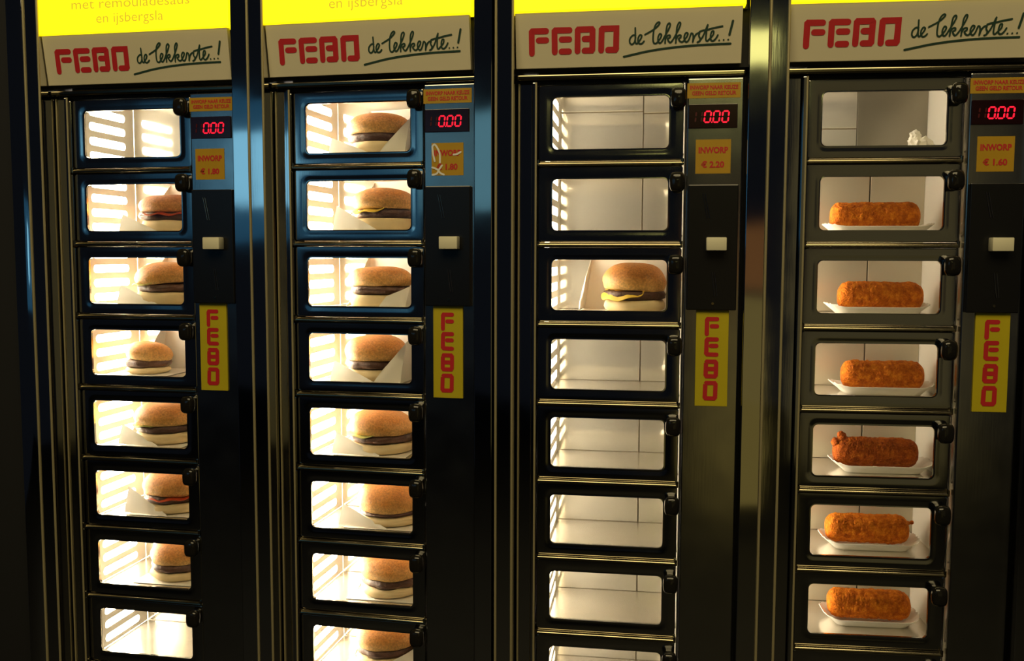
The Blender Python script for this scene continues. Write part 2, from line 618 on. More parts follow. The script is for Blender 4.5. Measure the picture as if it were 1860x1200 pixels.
def casing_mesh():
    bm = bmesh.new()
    e = 0.0006
    box(bm, -0.0655, -0.0645, 0.0165, 0.175, ZBOT + 0.10, ZTOP)               # sides
    box(bm, 0.2730, 0.2740, 0.0165, 0.175, ZBOT + 0.10, ZTOP)
    box(bm, -0.0655, 0.2740, 0.173, 0.175, ZBOT + 0.10, ZTOP)                 # back
    box(bm, -0.0655, 0.2740, 0.0, 0.173, ZTOP - 0.003, ZTOP)                  # top
    box(bm, -0.050, -0.0115, 0.0145, 0.0165, ZBOT + 0.10, 0.034)              # behind jamb and blank panel
    box(bm, 0.1810, 0.2590, 0.0145, 0.0165, ZBOT + 0.10, 0.034)
    box(bm, -0.0198, 0.1818, 0.0030, 0.0118, 0.0176, 0.0345)                  # above the top door
    box(bm, -0.0730, 0.2830, 0.0, 0.0165, 0.0345, ZTOP - 0.003)                 # header
    box(bm, -0.0112, 0.1806, 0.0040, 0.0120, ZBOT + 0.10, -7 * RP - 0.0950)   # below the last row
    return finish(bm, 'casing', 'casing', None)


def strip_mesh(name, x0, x1, y0, y1, z0, z1, mat='mirror', bev=0.0012):
    return box_me(name, mat, x0, x1, y0, y1, z0, z1, bev=bev, seg=2)


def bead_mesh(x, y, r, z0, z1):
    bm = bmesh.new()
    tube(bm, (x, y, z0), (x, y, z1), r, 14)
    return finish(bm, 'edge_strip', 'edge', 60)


ZB0 = ZBOT + 0.10
ME['casing'] = casing_mesh()
ME['trimL'] = strip_mesh('side_trim', -0.0744, -0.0500, -0.0300, 0.0140, ZB0, ZTOP)
ME['trimR'] = strip_mesh('side_trim', 0.2590, 0.2844, -0.0300, 0.0140, ZB0, ZTOP)
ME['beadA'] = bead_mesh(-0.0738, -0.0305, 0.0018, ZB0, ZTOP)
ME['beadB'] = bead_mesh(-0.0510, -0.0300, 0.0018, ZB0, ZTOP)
ME['blank'] = strip_mesh('blank_panel', -0.0488, -0.0278, 0.0020, 0.0140, ZB0, 0.0195)
ME['jamb'] = strip_mesh('door_jamb', -0.0272, -0.0200, -0.0080, 0.0140, ZB0, 0.0195, 'mirror', 0.001)
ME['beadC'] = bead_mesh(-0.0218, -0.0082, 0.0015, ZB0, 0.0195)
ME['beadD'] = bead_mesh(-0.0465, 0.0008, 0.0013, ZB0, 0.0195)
ME['plinth'] = box_me('plinth', 'casing', -0.0655, 0.2740, 0.012, 0.172, ZBOT, ZB0 - 0.0004, bev=0.002)
ME['headrail'] = box_me('header_rail', 'rail', -0.0488, 0.2570, -0.0100, 0.0, 0.0225, 0.0300, bev=0.0022, seg=3)
ME['ctrl'] = strip_mesh('control_panel', 0.1822, 0.2550, -0.0100, 0.0140, ZB0, 0.0195, 'panel', 0.0015)
ME['light'] = box_me('light_diffuser', 'tube0', -0.0400, -0.0375, 0.018, 0.150, -7 * RP - 0.140, 0.034)
bm_ = bmesh.new()
box(bm_, -0.0620, -0.0420, 0.018, 0.160, -7 * RP - 0.095, 0.034)
box(bm_, -0.0420, -0.0116, 0.0170, 0.0176, -7 * RP - 0.095, 0.034)
box(bm_, -0.0420, -0.0114, 0.1505, 0.1600, -7 * RP - 0.095, 0.034)
ME['shaft'] = finish(bm_, 'light_reflector', 'inside_white', None)

# sign: local frame with x across, z up from its lower edge, front face at y=0
SGW0, SGW1, SGH = -0.0488, 0.2505, 0.0722
ME['sign'] = box_me('sign_panel', 'sign', SGW0, SGW1, 0.0, 0.010, 0.0, SGH, bev=0.0006)


def sgn(px, py):
    """photo pixels on the rightmost sign -> sign x, z"""
    fx = (px - 1432.0) / 428.0
    top, bot = 12 - 5 * fx, 115 - 1 * fx
    return (-0.0490 + fx * 0.2985, (bot - py) / (bot - top) * SGH)


def logo_lines():
    P = lambda X, Y: sgn(1440 + X / 8.857, 25 + Y / 8.857)
    wd = 0.00790
    raw = [[(210, 545), (212, 195), (225, 182), (460, 182)], [(330, 333), (460, 333)],
           [(604, 530), (604, 190), (618, 176), (860, 176)], [(725, 326), (855, 326)], [(720, 524), (850, 524)],
           [(995, 522), (1000, 185), (1012, 170), (1240, 168), (1252, 185), (1248, 500), (1235, 517), (1115, 517)], [(1115, 324), (1245, 324)],
           [(1398, 518), (1406, 180), (1420, 166), (1655, 163), (1650, 495), (1636, 514), (1515, 514)]]
    return [([P(*q) for q in l], wd) for l in raw]


def slogan_lines():
    P = lambda X, Y: sgn(1630 + X / 8.087, 20 + Y / 8.087)
    raw = [
        [(268, 305), (230, 298), (185, 345), (180, 405), (210, 435), (250, 405), (268, 335)],
        [(262, 190), (264, 300), (266, 395), (285, 428), (315, 400), (350, 350), (362, 310), (335, 297), (308, 345), (308, 400), (335, 430), (370, 422), (398, 392)],
        [(412, 293), (470, 262), (540, 222), (600, 172), (633, 128), (612, 112), (572, 150), (547, 220), (537, 300), (536, 380), (550, 422), (582, 428), (615, 395), (650, 345), (662, 303), (636, 288), (612, 335), (612, 392), (640, 424), (675, 395), (712, 325), (762, 235), (792, 160), (778, 132), (748, 160), (732, 250), (718, 425)],
        [(722, 372), (752, 320), (788, 312), (792, 342), (758, 366), (780, 410), (803, 418), (838, 378), (872, 318), (922, 220), (947, 145), (928, 125), (898, 180), (888, 280), (880, 428)],
        [(886, 372), (916, 320), (952, 315), (954, 345), (924, 370), (950, 410), (985, 414), (1016, 378), (1050, 330), (1060, 292), (1032, 282), (1007, 330), (1012, 390), (1042, 418), (1075, 388), (1102, 312), (1112, 290), (1135, 302), (1142, 350), (1136, 422), (1158, 345), (1192, 300), (1232, 288), (1226, 330), (1246, 372), (1234, 412), (1206, 425)],
        [(1236, 412), (1292, 330), (1354, 170), (1340, 260), (1332, 380), (1350, 410), (1380, 388), (1404, 362), (1440, 318), (1445, 268), (1418, 272), (1402, 330), (1407, 394), (1440, 410), (1480, 378), (1510, 325)],
        [(1235, 268), (1290, 250), (1350, 242), (1450, 217), (1575, 195)],
        [(1728, 120), (1706, 220), (1682, 322)],
        [(90, 618), (250, 585), (450, 545), (700, 510), (1000, 482), (1300, 466), (1702, 458)],
    ]
    out = []
    for k, l in enumerate(raw):
        s = smooth_line([P(*q) for q in l], 5)
        out.append((s, ([0.0022] * 6 + [0.0023, 0.0030, 0.0026])[k]))
    for q in ((1530, 404), (1597, 401), (1665, 398)):
        a = P(*q)
        out.append(([a, (a[0] + 0.0002, a[1])], 0.0021))
    return out


ME['logo'] = strokes_me('logo_lettering', 'red', logo_lines(), -0.0004)
ME['slogan'] = strokes_me('slogan_lettering', 'green', slogan_lines(), -0.0005)
ME['menu'] = box_me('menu_panel', 'menu', -0.0535, 0.2545, -0.0270, -0.0060, 0.1095, 0.440, bev=0.001)
ME['menulip'] = box_me('menu_frame', 'casing', -0.0560, 0.2575, -0.0060, 0.0, 0.1085, 0.442)
# control panel stickers and coin mechanism (depths relative to the panel front at y=-0.010)
YP = -0.0100
ME['notice'] = box_me('notice_sticker', 'sticker', 0.1815, 0.2510, YP - 0.0006, YP, -0.0066, 0.0132)
ME['notice_t'] = text_me('lettering', 'red', 'INWORP NAAR KEUZE\nGEEN GELD RETOUR', 0.0072, 0.2163, 0.0033, YP - 0.0009, 0.0625, 0.00022, 1.05)
ME['display'] = box_me('display', 'display', 0.1838, 0.2475, YP - 0.0022, YP, -0.0462, -0.0148, bev=0.0006)
ME['price'] = box_me('price_sticker', 'sticker', 0.1938, 0.2398, YP - 0.0006, YP, -0.1060, -0.0610)
ME['label'] = box_me('name_plate', 'label', 0.1985, 0.2418, YP - 0.0025, YP, -0.4195, -0.2890, bev=0.0005)
ME['coin'] = box_me('coin_mechanism', 'black', 0.1850, 0.2505, YP - 0.0075, YP, -0.2885, -0.1212, bev=0.0012)


def plate_lines():
    P = lambda X, Y: (0.1985 + (X - 75) / 405 * 0.0433, -0.2890 - (Y - 15) / 1145 * 0.1305)
    raw = [[(210, 295), (211, 130), (220, 117), (335, 117)], [(270, 202), (335, 202)],
           [(335, 540), (222, 538), (208, 525), (211, 372), (222, 358), (335, 358)], [(265, 436), (332, 436)],
           [(208, 640), (220, 624), (320, 624), (334, 640), (332, 785), (320, 800), (218, 800), (206, 785), (208, 640)], [(208, 712), (332, 712)],
           [(205, 895), (218, 880), (318, 880), (331, 895), (328, 1050), (315, 1065), (212, 1065), (200, 1050), (205, 895)]]
    return [([P(*q) for q in l], 0.0058) for l in raw]


ME['plate_t'] = strokes_me('lettering', 'red', plate_lines(), YP - 0.0029)


def digit_mesh(name, mat, lit):
    bm = bmesh.new()
    W_, H_, t = 0.0078, 0.0142, 0.0021
    sl = 0.10
    segs = {'a': ((0, H_), (W_, H_)), 'd': ((0, 0), (W_, 0)), 'g': ((0, H_ / 2), (W_, H_ / 2)),
            'b': ((W_, H_ / 2), (W_, H_)), 'c': ((W_, 0), (W_, H_ / 2)), 'e': ((0, 0), (0, H_ / 2)), 'f': ((0, H_ / 2), (0, H_))}
    for s in lit:
        (ax, az), (bx, bz) = segs[s]
        dx, dz = bx - ax, bz - az
        l = math.hypot(dx, dz)
        dx, dz = dx / l, dz / l
        g = 0.0005
        ax, az, bx, bz = ax + dx * g, az + dz * g, bx - dx * g, bz - dz * g
        h = t / 2
        pts = [(ax, az), (ax + dx * h - dz * h, az + dz * h + dx * h), (bx - dx * h - dz * h, bz - dz * h + dx * h), (bx, bz),
               (bx - dx * h + dz * h, bz - dz * h - dx * h), (ax + dx * h + dz * h, az + dz * h - dx * h)]
        f = bm.faces.new([bm.verts.new((x + z * sl, 0, z)) for x, z in pts])
        r = bmesh.ops.extrude_face_region(bm, geom=[f])
        bmesh.ops.translate(bm, verts=[v for v in r['geom'] if isinstance(v, bmesh.types.BMVert)], vec=(0, -0.0003, 0))
    return finish(bm, name, mat, None)


ME['digit'] = digit_mesh('digit', 'led', 'abcdef')
ME['digit_off'] = digit_mesh('unlit_digit', 'ledoff', 'bcef')
ME['point'] = box_me('decimal_point', 'led', 0, 0.0016, -0.0003, 0, 0, 0.0016)


def slot_frame(x, z0, z1, lean):
    bm = bmesh.new()
    y = YP - 0.0075
    for s in (-1, 1):
        a, b = (x + s * 0.0016, z0), (x + s * 0.0016 + lean, z1)
        tube(bm, (a[0], y - 0.0004, a[1]), (b[0], y - 0.0004, b[1]), 0.0007, 8)
    return finish(bm, 'coin_slot', 'door', 60)


ME['slot_a'] = slot_frame(0.2055, -0.1330, -0.1655, 0.0065)
ME['slot_b'] = slot_frame(0.2195, -0.2370, -0.2690, 0.0040)


def lever_mesh():
    bm = bmesh.new()
    box(bm, 0.2092, 0.2355, YP - 0.0225, YP - 0.0070, -0.2086, -0.1912, bev=0.0012)
    return finish(bm, 'return_lever', 'cream')


ME['lever'] = lever_mesh()
ME['screw'] = None
bm_ = bmesh.new()
tube(bm_, (0.2195, YP - 0.0085, -0.2795), (0.2195, YP - 0.0060, -0.2795), 0.0018, 10)
ME['screw'] = finish(bm_, 'screw', 'rail', 40)

TUBE_ME = []
for k in range(4):
    me = ME['light'].copy()
    me.materials[0] = MAT['tube%d' % k]
    TUBE_ME.append(me)

PRICES = ['\u20ac 1.80', '\u20ac 1.80', '\u20ac 2.20', '\u20ac 1.60']
LABEL_DX = [-0.0075, -0.0035, 0.0, 0.001]
PRICE_DX = [-0.0045, -0.0008, 0.0, -0.0008]
MLAB = [
    'stainless steel snack vending machine with seven burger windows and \u20ac 1.80 sticker, far left, dark glossy knobs over its windows',
    'blue gleaming stainless steel snack vending machine whose eight windows all hold burgers',
    'dark steel snack vending machine with a single burger in its third window, priced \u20ac 2.20',
    'brownish steel snack vending machine with six croquettes in its windows, priced \u20ac 1.60',
]
MLAB[0] = 'stainless steel snack vending machine with six burgers, its top and bottom windows empty'

# ------------------------------------------------------------------ build the four machines
for i in range(4):
    root = bpy.data.objects.new('vending_machine', None)
    COL.objects.link(root)
    root.empty_display_size = 0.1
    p = wpos(i, 0, 0, 0)
    root.location = (p.x, p.y, 0)
    root.rotation_euler = (0, 0, ANG[i])
    tag(root, MLAB[i], 'vending machine', 'row of snack vending machines')
    Z = ZB + DZ[i]

    def part(name, key, dz=0.0, dx=0.0, parent=None, dy=0.0, me=None):
        if parent is None:
            return link(name, me or ME[key], root, (dx, dy, Z + dz))
        return link(name, me or ME[key], parent, (dx, dy, dz))

    part('casing', 'casing')
    part('plinth', 'plinth')
    part('side_trim', 'trimL')
    part('side_trim', 'trimR')
    part('blank_panel', 'blank')
    part('door_jamb', 'jamb')
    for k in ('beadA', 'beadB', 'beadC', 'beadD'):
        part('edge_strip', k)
    part('header_rail', 'headrail')
    mf = part('menu_panel', 'menu')
    mf['label'] = 'yellow backlit menu panel'
    part('menu_frame', 'menulip', parent=mf)
    if i == 0:
        link('lettering', text_me('lettering', 'menutext', 'met remouladesaus', 0.0205, 0.1000, 0.1500, -0.0274, 0.190), mf)
        link('lettering', text_me('lettering', 'menutext', 'en ijsbergsla', 0.0205, 0.0990, 0.1290, -0.0274, 0.108), mf)
    elif i == 1:
        link('lettering', text_me('lettering', 'menutext', 'met remouladesaus', 0.0205, 0.1045, 0.1530, -0.0274, 0.190), mf)
        link('lettering', text_me('lettering', 'menutext', 'en ijsbergsla', 0.0205, 0.1035, 0.1320, -0.0274, 0.108), mf)
    sg = link('sign_panel', ME['sign'], root, (0, -0.0125, Z + 0.0372), (0.165, 0, 0))
    link('logo_lettering', ME['logo'], sg)
    link('slogan_lettering', ME['slogan'], sg)
    part('control_panel', 'ctrl')
    st = part('notice_sticker', 'notice')
    part('lettering', 'notice_t', parent=st)
    ds = part('display', 'display')
    for k in range(3):
        part('digit', 'digit', dx=0.2040 + 0.0116 * k, dy=YP - 0.0023, dz=-0.0385, parent=ds)
    part('unlit_digit', 'digit_off', dx=0.2040 - 0.0116, dy=YP - 0.0023, dz=-0.0385, parent=ds)
    part('decimal_point', 'point', dx=0.2040 + 0.0093, dy=YP - 0.0023, dz=-0.0393, parent=ds)
    pr = part('price_sticker', 'price', dx=PRICE_DX[i])
    link('lettering', text_me('lettering', 'red', 'INWORP', 0.0110, 0.2166, -0.0755, YP - 0.0009, 0.0385, 0.0004), pr)
    link('lettering', text_me('lettering', 'red', PRICES[i], 0.0110, 0.2166, -0.0945, YP - 0.0009, 0.0300, 0.0004), pr)
    if i == 1:
        Q = lambda X, Y: (0.1938 + (X - 480) / 337 * 0.046, -0.0610 - (Y - 617) / 337 * 0.045)
        wl = [smooth_line([Q(*q) for q in l], 4) for l in ([(490, 650), (515, 632), (545, 672), (568, 730), (570, 820)], [(490, 655), (496, 725), (515, 805)], [(488, 870), (540, 890), (575, 930), (612, 945)], [(490, 945), (535, 935), (562, 890), (592, 850)], [(790, 715), (750, 735), (715, 740)])]
        link('torn_paper_residue', strokes_me('torn_paper_residue', 'tape', [(l, 0.0026) for l in wl], YP - 0.0012), pr)
    cm = part('coin_mechanism', 'coin')
    part('coin_slot', 'slot_a', parent=cm)
    part('coin_slot', 'slot_b', parent=cm)
    part('screw', 'screw', parent=cm)
    lv = part('return_lever', 'lever', parent=cm)
    lb = part('name_plate', 'label', dx=LABEL_DX[i])
    part('lettering', 'plate_t', parent=lb)
    # compartments
    part('side_wall', 'wall')
    part('compartment_roof', 'roof')
    part('back_plate', 'backing')
    part('light_reflector', 'shaft')
    part('light_diffuser', None, me=TUBE_ME[i])
    for j in range(NROW):
        dz = -j * RP
        dr = part('door', 'door', dz)
        part('glass_pane', 'pane', parent=dr)
        part('handle', 'handle', dx=0.1680 if i != 2 else 0.1700, dy=-0.0004, dz=0.0005 if i < 2 else -0.006, parent=dr)
        part('divider_rail', 'rail', dz - 0.0905)
        part('slotted_wall', 'slotted', floor_z(j), dx=0.0065 if i == 2 else 0.0)
        sh = part('shelf', 'shelf', floor_z(j))
        if i >= 2:
            part('latch_hole', 'latch', parent=sh)
        key = ('top_c' if i == 2 else 'top_d') if j == 0 and i >= 2 else ('d' if i == 3 else 'abc')
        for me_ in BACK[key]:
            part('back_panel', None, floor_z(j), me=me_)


# neighbouring machine edge at the far left
bm = bmesh.new()
box(bm, -0.104, -0.0762, -0.0300, 0.20, -ZB, ZTOP, bev=0.0012)
pil = link('neighbour_casework', finish(bm, 'neighbour_casework', 'mirror'), None, wpos(0, 0, 0, 0))
tag(pil, 'narrow dark polished steel pillar of a neighbouring machine at the far left', 'casework')
link('filler_panel', box_me('filler_panel', 'casing', -0.60, -0.1055, 0.0, 0.02, -ZB, ZTOP), pil)


# ------------------------------------------------------------------ food
def lathe(bm, prof, n, fn):
    """prof: list of (r, z); fn(x,y,z)->Vector gives the final point"""
    rows = []
    for r, z in prof:
        if r < 1e-5:
            rows.append([bm.verts.new(fn(0, 0, z))])
        else:
            rows.append([bm.verts.new(fn(r * math.cos(2 * math.pi * k / n), r * math.sin(2 * math.pi * k / n), z)) for k in range(n)])
    for a, b in zip(rows, rows[1:]):
        for k in range(n):
            k2 = (k + 1) % n
            if len(a) == 1 and len(b) == 1:
                continue
            if len(a) == 1:
                bm.faces.new((a[0], b[k2], b[k]))
            elif len(b) == 1:
                bm.faces.new((a[k], a[k2], b[0]))
            else:
                bm.faces.new((a[k], a[k2], b[k2], b[k]))


def top_bun(seed, R, h, slump):
    bm = bmesh.new()
    prof = [(0, 0.0), (R * 0.55, 0.0005), (R * 0.86, 0.0)]
    for k in range(0, 15):
        t = math.pi / 2 * k / 14
        prof.append((R * (0.90 + 0.10 * min(1, k / 2.5)) * max(0.0, math.cos(t)) ** 0.62 if k < 14 else 0, 0.001 + (h - 0.001) * math.sin(t) ** 0.85))
    so = Vector((seed * 3.7, seed * 1.3, 0))

    def fn(x, y, z):
        q = Vector((x, y, z))
        f = noise.noise(q * 22 + so) * 0.055 + noise.noise(q * 60 + so) * 0.018
        s = 1 + f
        zz = z * (1 + noise.noise(q * 18 + so * 2) * 0.10) * (1 - slump * max(0, x / R) ** 1.3)
        zz += (noise.noise(Vector((x * 40, y * 40, seed))) * 0.0016 if z < 0.002 else 0)
        return Vector((x * s, y * s, zz))
    lathe(bm, prof, 44, fn)
    return finish(bm, 'top_bun', 'bun_dark' if seed in (1, 2) else 'bun', 70)


def bottom_bun(seed, R, h):
    bm = bmesh.new()
    prof = [(0, 0), (R * 0.6, 0), (R * 0.84, 0.0004), (R * 0.95, 0.003), (R * 1.0, h * 0.45), (R * 0.99, h * 0.75), (R * 0.94, h * 0.97), (R * 0.6, h), (0, h)]
    so = Vector((seed * 2.1, 5.0, seed * 0.7))

    def fn(x, y, z):
        q = Vector((x, y, z))
        s = 1 + noise.noise(q * 24 + so) * 0.09 + noise.noise(q * 80 + so) * 0.035
        return Vector((x * s, y * s, z if z < 0.001 else z + noise.noise(q * 35 + so) * 0.0012))
    lathe(bm, prof, 40, fn)
    return finish(bm, 'bottom_bun', 'crumb', 70)


def patty(seed, R, h, mat='patty', name='patty', wob=0.07):
    bm = bmesh.new()
    prof = [(0, 0), (R * 0.8, 0), (R * 0.96, h * 0.18), (R, h * 0.5), (R * 0.96, h * 0.85), (R * 0.8, h), (0, h)]
    so = Vector((seed * 1.9, 2.0, seed))

    def fn(x, y, z):
        q = Vector((x, y, z))
        s = 1 + noise.noise(q * 45 + so) * wob + noise.noise(q * 130 + so) * 0.035
        return Vector((x * s, y * s, z + noise.noise(Vector((x * 70, y * 70, seed))) * 0.0012))
    lathe(bm, prof, 48, fn)
    return finish(bm, name, mat, 70)


def wavy_leaf(seed, R0, R1, a0, a1, mat, name, drop=0.006):
    """a ruffled slice of cheese, lettuce or sauce hanging out of the bun"""
    bm = bmesh.new()
    n, m = 26, 5
    rows = []
    for k in range(n + 1):
        a = a0 + (a1 - a0) * k / n
        e = max(0.0, math.sin(math.pi * k / n)) ** 0.5
        row = []
        for q in range(m + 1):
            t = q / m
            r = R0 * 0.6 + (R0 + (R1 - R0) * e - R0 * 0.6) * t
            z = -drop * e * t * t + 0.0015 * math.sin(a * 9 + seed) * t
            row.append(bm.verts.new((r * math.cos(a), r * math.sin(a), z)))
        rows.append(row)
    for k in range(n):
        for q in range(m):
            bm.faces.new((rows[k][q], rows[k + 1][q], rows[k + 1][q + 1], rows[k][q + 1]))
    bm.normal_update()
    r = bmesh.ops.solidify(bm, geom=bm.faces[:], thickness=0.0012)
    return finish(bm, name, mat, 60)


def patch(bm, P, bulge, n=8, m=6):
    """curved sheet between four corner points (00,10,11,01)"""
    A, B, C_, D = [Vector(q) for q in P]
    g = []
    for a in range(n + 1):
        s = a / n
        row = []
        for b in range(m + 1):
            t = b / m
            v = A * (1 - s) * (1 - t) + B * s * (1 - t) + C_ * s * t + D * (1 - s) * t
            v = v + Vector(bulge) * math.sin(math.pi * s) * math.sin(math.pi * (0.15 + 0.7 * t))
            v = v + Vector((noise.noise(v * 60), noise.noise(v * 60 + Vector((9, 0, 0))), 0)) * 0.0012
            row.append(bm.verts.new(v))
        g.append(row)
    for a in range(n):
        for b in range(m):
            bm.faces.new((g[a][b], g[a + 1][b], g[a + 1][b + 1], g[a][b + 1]))


def wrapper(seed, kind, bx):
    """open paper pocket; origin on the shelf under the burger's middle (x right, y into the machine)"""
    random.seed(seed)
    bm = bmesh.new()
    lo, hi = -0.0085 - bx + 0.002, 0.1770 - bx       # compartment walls
    L_ = max(lo + 0.028, -0.064) if kind != 'wide' else -0.090
    R_ = min(hi, 0.056)
    yb, yf = 0.064, -0.050
    z0 = 0.0010
    patch(bm, [(L_ + 0.006, yf, z0), (R_ - 0.004, yf + 0.002, z0), (R_ - 0.006, yb - 0.004, z0), (L_ + 0.012, yb - 0.004, z0)], (0, 0, 0.0))
    back_l = L_ + 0.014
    if kind != 'low_back':
        patch(bm, [(back_l, yb - 0.006, z0), (R_ - 0.006, yb - 0.006, z0), (R_ - 0.008, yb, 0.088), (back_l + 0.012, yb, 0.085)], (0, 0.003, 0))
    # rear-left curl running from the back sheet towards the front
    patch(bm, [(back_l, yb - 0.006, z0), (L_ + 0.010, -0.010, z0), (L_ + 0.013, 0.010, 0.012), (back_l + 0.012, yb, 0.085)], (-0.004, 0, 0.004))
    if 'flap' in kind:        # low front-left fold
        hh = {'flap': 0.033, 'flap_high': 0.043, 'flap_right': 0.032}[kind]
        patch(bm, [(L_ - 0.004, yf + 0.010, z0), (0.012, yf - 0.001, z0), (0.012, yf, 0.003), (L_ + 0.002, yf + 0.014, hh)], (0.0, -0.0015, 0.001))
    if kind in ('flap_right', 'right'):
        patch(bm, [(0.012, yf - 0.001, z0), (R_ - 0.002, yf + 0.004, z0), (R_, yf + 0.024, 0.060 if kind == 'flap_right' else 0.034), (0.026, yf + 0.001, 0.020)], (0.002, -0.003, 0.0))
        patch(bm, [(R_ - 0.002, yf + 0.004, z0), (R_ - 0.002, yb - 0.010, z0), (R_, yb - 0.010, 0.075), (R_, yf + 0.024, 0.060 if kind == 'flap_right' else 0.034)], (0.001, 0, 0))
    bm.normal_update()
    bmesh.ops.solidify(bm, geom=bm.faces[:], thickness=0.0004)
    for v in bm.verts:
        v.co.z = max(v.co.z, 0.0003)
    return finish(bm, 'paper_wrapper', 'paper', 60)


ORD = ['top', 'second', 'third', 'fourth', 'fifth', 'sixth', 'seventh', 'eighth']
# (machine, row): centre x, diameter, height, patty level, wrapper kind, extras, slump, look, paper look
BURG = {
    (0, 1): (0.0968, 0.1000, 0.0640, 0.0270, 'flap', 'sauce', 0.0, 'burger with a cracked golden bun and red sauce showing', 'sheet with a low front fold under the cracked bun burger'),
    (0, 2): (0.0900, 0.1060, 0.0670, 0.0260, 'flap', 'lettuce', 0.05, 'dark brown domed burger with a wide gaping left side', 'sheet with a grey front fold under the dark domed burger'),
    (0, 3): (0.0500, 0.0760, 0.0500, 0.0150, 'plain', 'small', 0.1, 'small burger turned aside and set left in its window', 'sheet standing up behind the small burger'),
    (0, 4): (0.0800, 0.1040, 0.0630, 0.0230, 'flap', 'lettuce', 0.0, 'burger with a thick patty and a lettuce rim sticking out left', 'sheet with a low left fold by the lettuce rim burger'),
    (0, 5): (0.0930, 0.1040, 0.0630, 0.0210, 'flap_high', 'sauce', 0.0, 'burger with orange sauce behind a tall paper corner', 'sheet with a tall pointed left corner'),
    (0, 6): (0.0980, 0.1000, 0.0600, 0.0200, 'plain', '', 0.0, 'pale burger in the lowest filled window of the leftmost vending machine', 'plain sheet in the lowest filled window of the leftmost vending machine'),
    (1, 0): (0.0860, 0.1000, 0.0700, 0.0290, 'flap_right', '', 0.0, 'burger half hidden by a diagonal paper corner on its right', 'sheet with a large right corner covering the burger'),
    (1, 1): (0.0920, 0.0990, 0.0680, 0.0280, 'flap_high', 'cheese', 0.0, 'burger with pale cheese above its patty behind a wide front fold', 'sheet with a wide front fold rising left of the cheese burger'),
    (1, 2): (0.0852, 0.1000, 0.0630, 0.0250, 'right', '', 0.0, 'evenly round burger with a thin ragged patty, third window of the second machine', 'sheet cupping the right side of the evenly round burger'),
    (1, 3): (0.0775, 0.1000, 0.0660, 0.0230, 'flap_right', '', 0.0, 'burger with a tall bun and frilled patty edge between two paper folds', 'sheet with folds both left and right of the tall burger'),
    (1, 4): (0.0870, 0.1060, 0.0660, 0.0210, 'flap', 'lettuce', 0.42, 'lopsided burger whose bun slopes down to the right', 'sheet with a left fold under the lopsided burger'),
    (1, 5): (0.0971, 0.1030, 0.0660, 0.0200, 'flap', '', 0.0, 'burger with only a thin dark slit of patty', 'sheet with a very low fold under the thin slit burger'),
    (1, 6): (0.1000, 0.1040, 0.0620, 0.0200, 'plain', '', 0.0, 'burger with a straight dark patty in the seventh window of the blue gleaming machine', 'flat plain sheet in the seventh window of the blue gleaming machine'),
    (1, 7): (0.0912, 0.1000, 0.0620, 0.0200, 'right', '', 0.0, 'burger cut off by the bottom of the picture', 'sheet cut off by the bottom of the picture'),
    (2, 2): (0.1130, 0.0960, 0.0700, 0.0220, 'wide', 'cheese', 0.0, 'cheeseburger with melted yellow cheese, alone in its machine', 'sheet under the lone cheeseburger'),
}
for (i, j), (cx, D, H, pz, kind, extra, slump, look, plook) in BURG.items():
    seed = i * 10 + j + 1
    cy = 0.0755
    R = D / 2
    base = wpos(i, cx, cy, floor_z(j))
    pw = link('paper_wrapper', wrapper(seed, kind, cx), None, base + Vector((0, 0, 0.0002)), (0, 0, ANG[i]))
    tag(pw, 'white wrapping paper, ' + plook, 'wrapping paper', 'burger wrapping papers')
    root = bpy.data.objects.new('burger', None)
    COL.objects.link(root)
    root.empty_display_size = 0.03
    root.location = base + Vector((0, 0, 0.0016))
    root.rotation_euler = (0, 0, ANG[i] + (0.6 if extra == 'small' else 0.0))
    tag(root, look, 'burger', 'burgers in the vending machines')
    z1 = pz - 0.005
    ph = 0.0145 if (i, j) != (1, 5) else 0.008
    link('bottom_bun', bottom_bun(seed, R * 0.93, z1), root)
    link('patty', patty(seed, R * 0.91, ph, wob=0.11), root, (0, 0, z1 - 0.0006), (0.0, 0, 0))
    zt = z1 + ph - 0.002
    if extra == 'cheese':
        zt += 0.001
        o = link('cheese_slice', wavy_leaf(seed, R * 0.88, R * 1.02, math.radians(165), math.radians(292), 'cheese', 'cheese_slice', 0.015 if i == 2 else 0.008), root, (0, 0, zt + 0.001))
    elif extra == 'lettuce':
        link('lettuce', wavy_leaf(seed, R * 0.88, R * 1.04, math.radians(150), math.radians(275), 'lettuce', 'lettuce', 0.003), root, (0, 0, zt + 0.001))
    elif extra == 'sauce':
        link('sauce', wavy_leaf(seed, R * 0.86, R * 0.99, math.radians(190), math.radians(350), 'sauce', 'sauce', 0.006), root, (0, 0, zt + 0.0005))
    tilt = {(2, 2): (0.0, 0.06, 0), (0, 2): (0.03, -0.10, 0), (0, 3): (0.05, 0.12, 0), (1, 4): (0.0, 0.0, 0)}.get((i, j), (0.0, 0.0, 0))
    link('top_bun', top_bun(seed, R, H - zt, slump), root, (0, 0, zt), tilt)


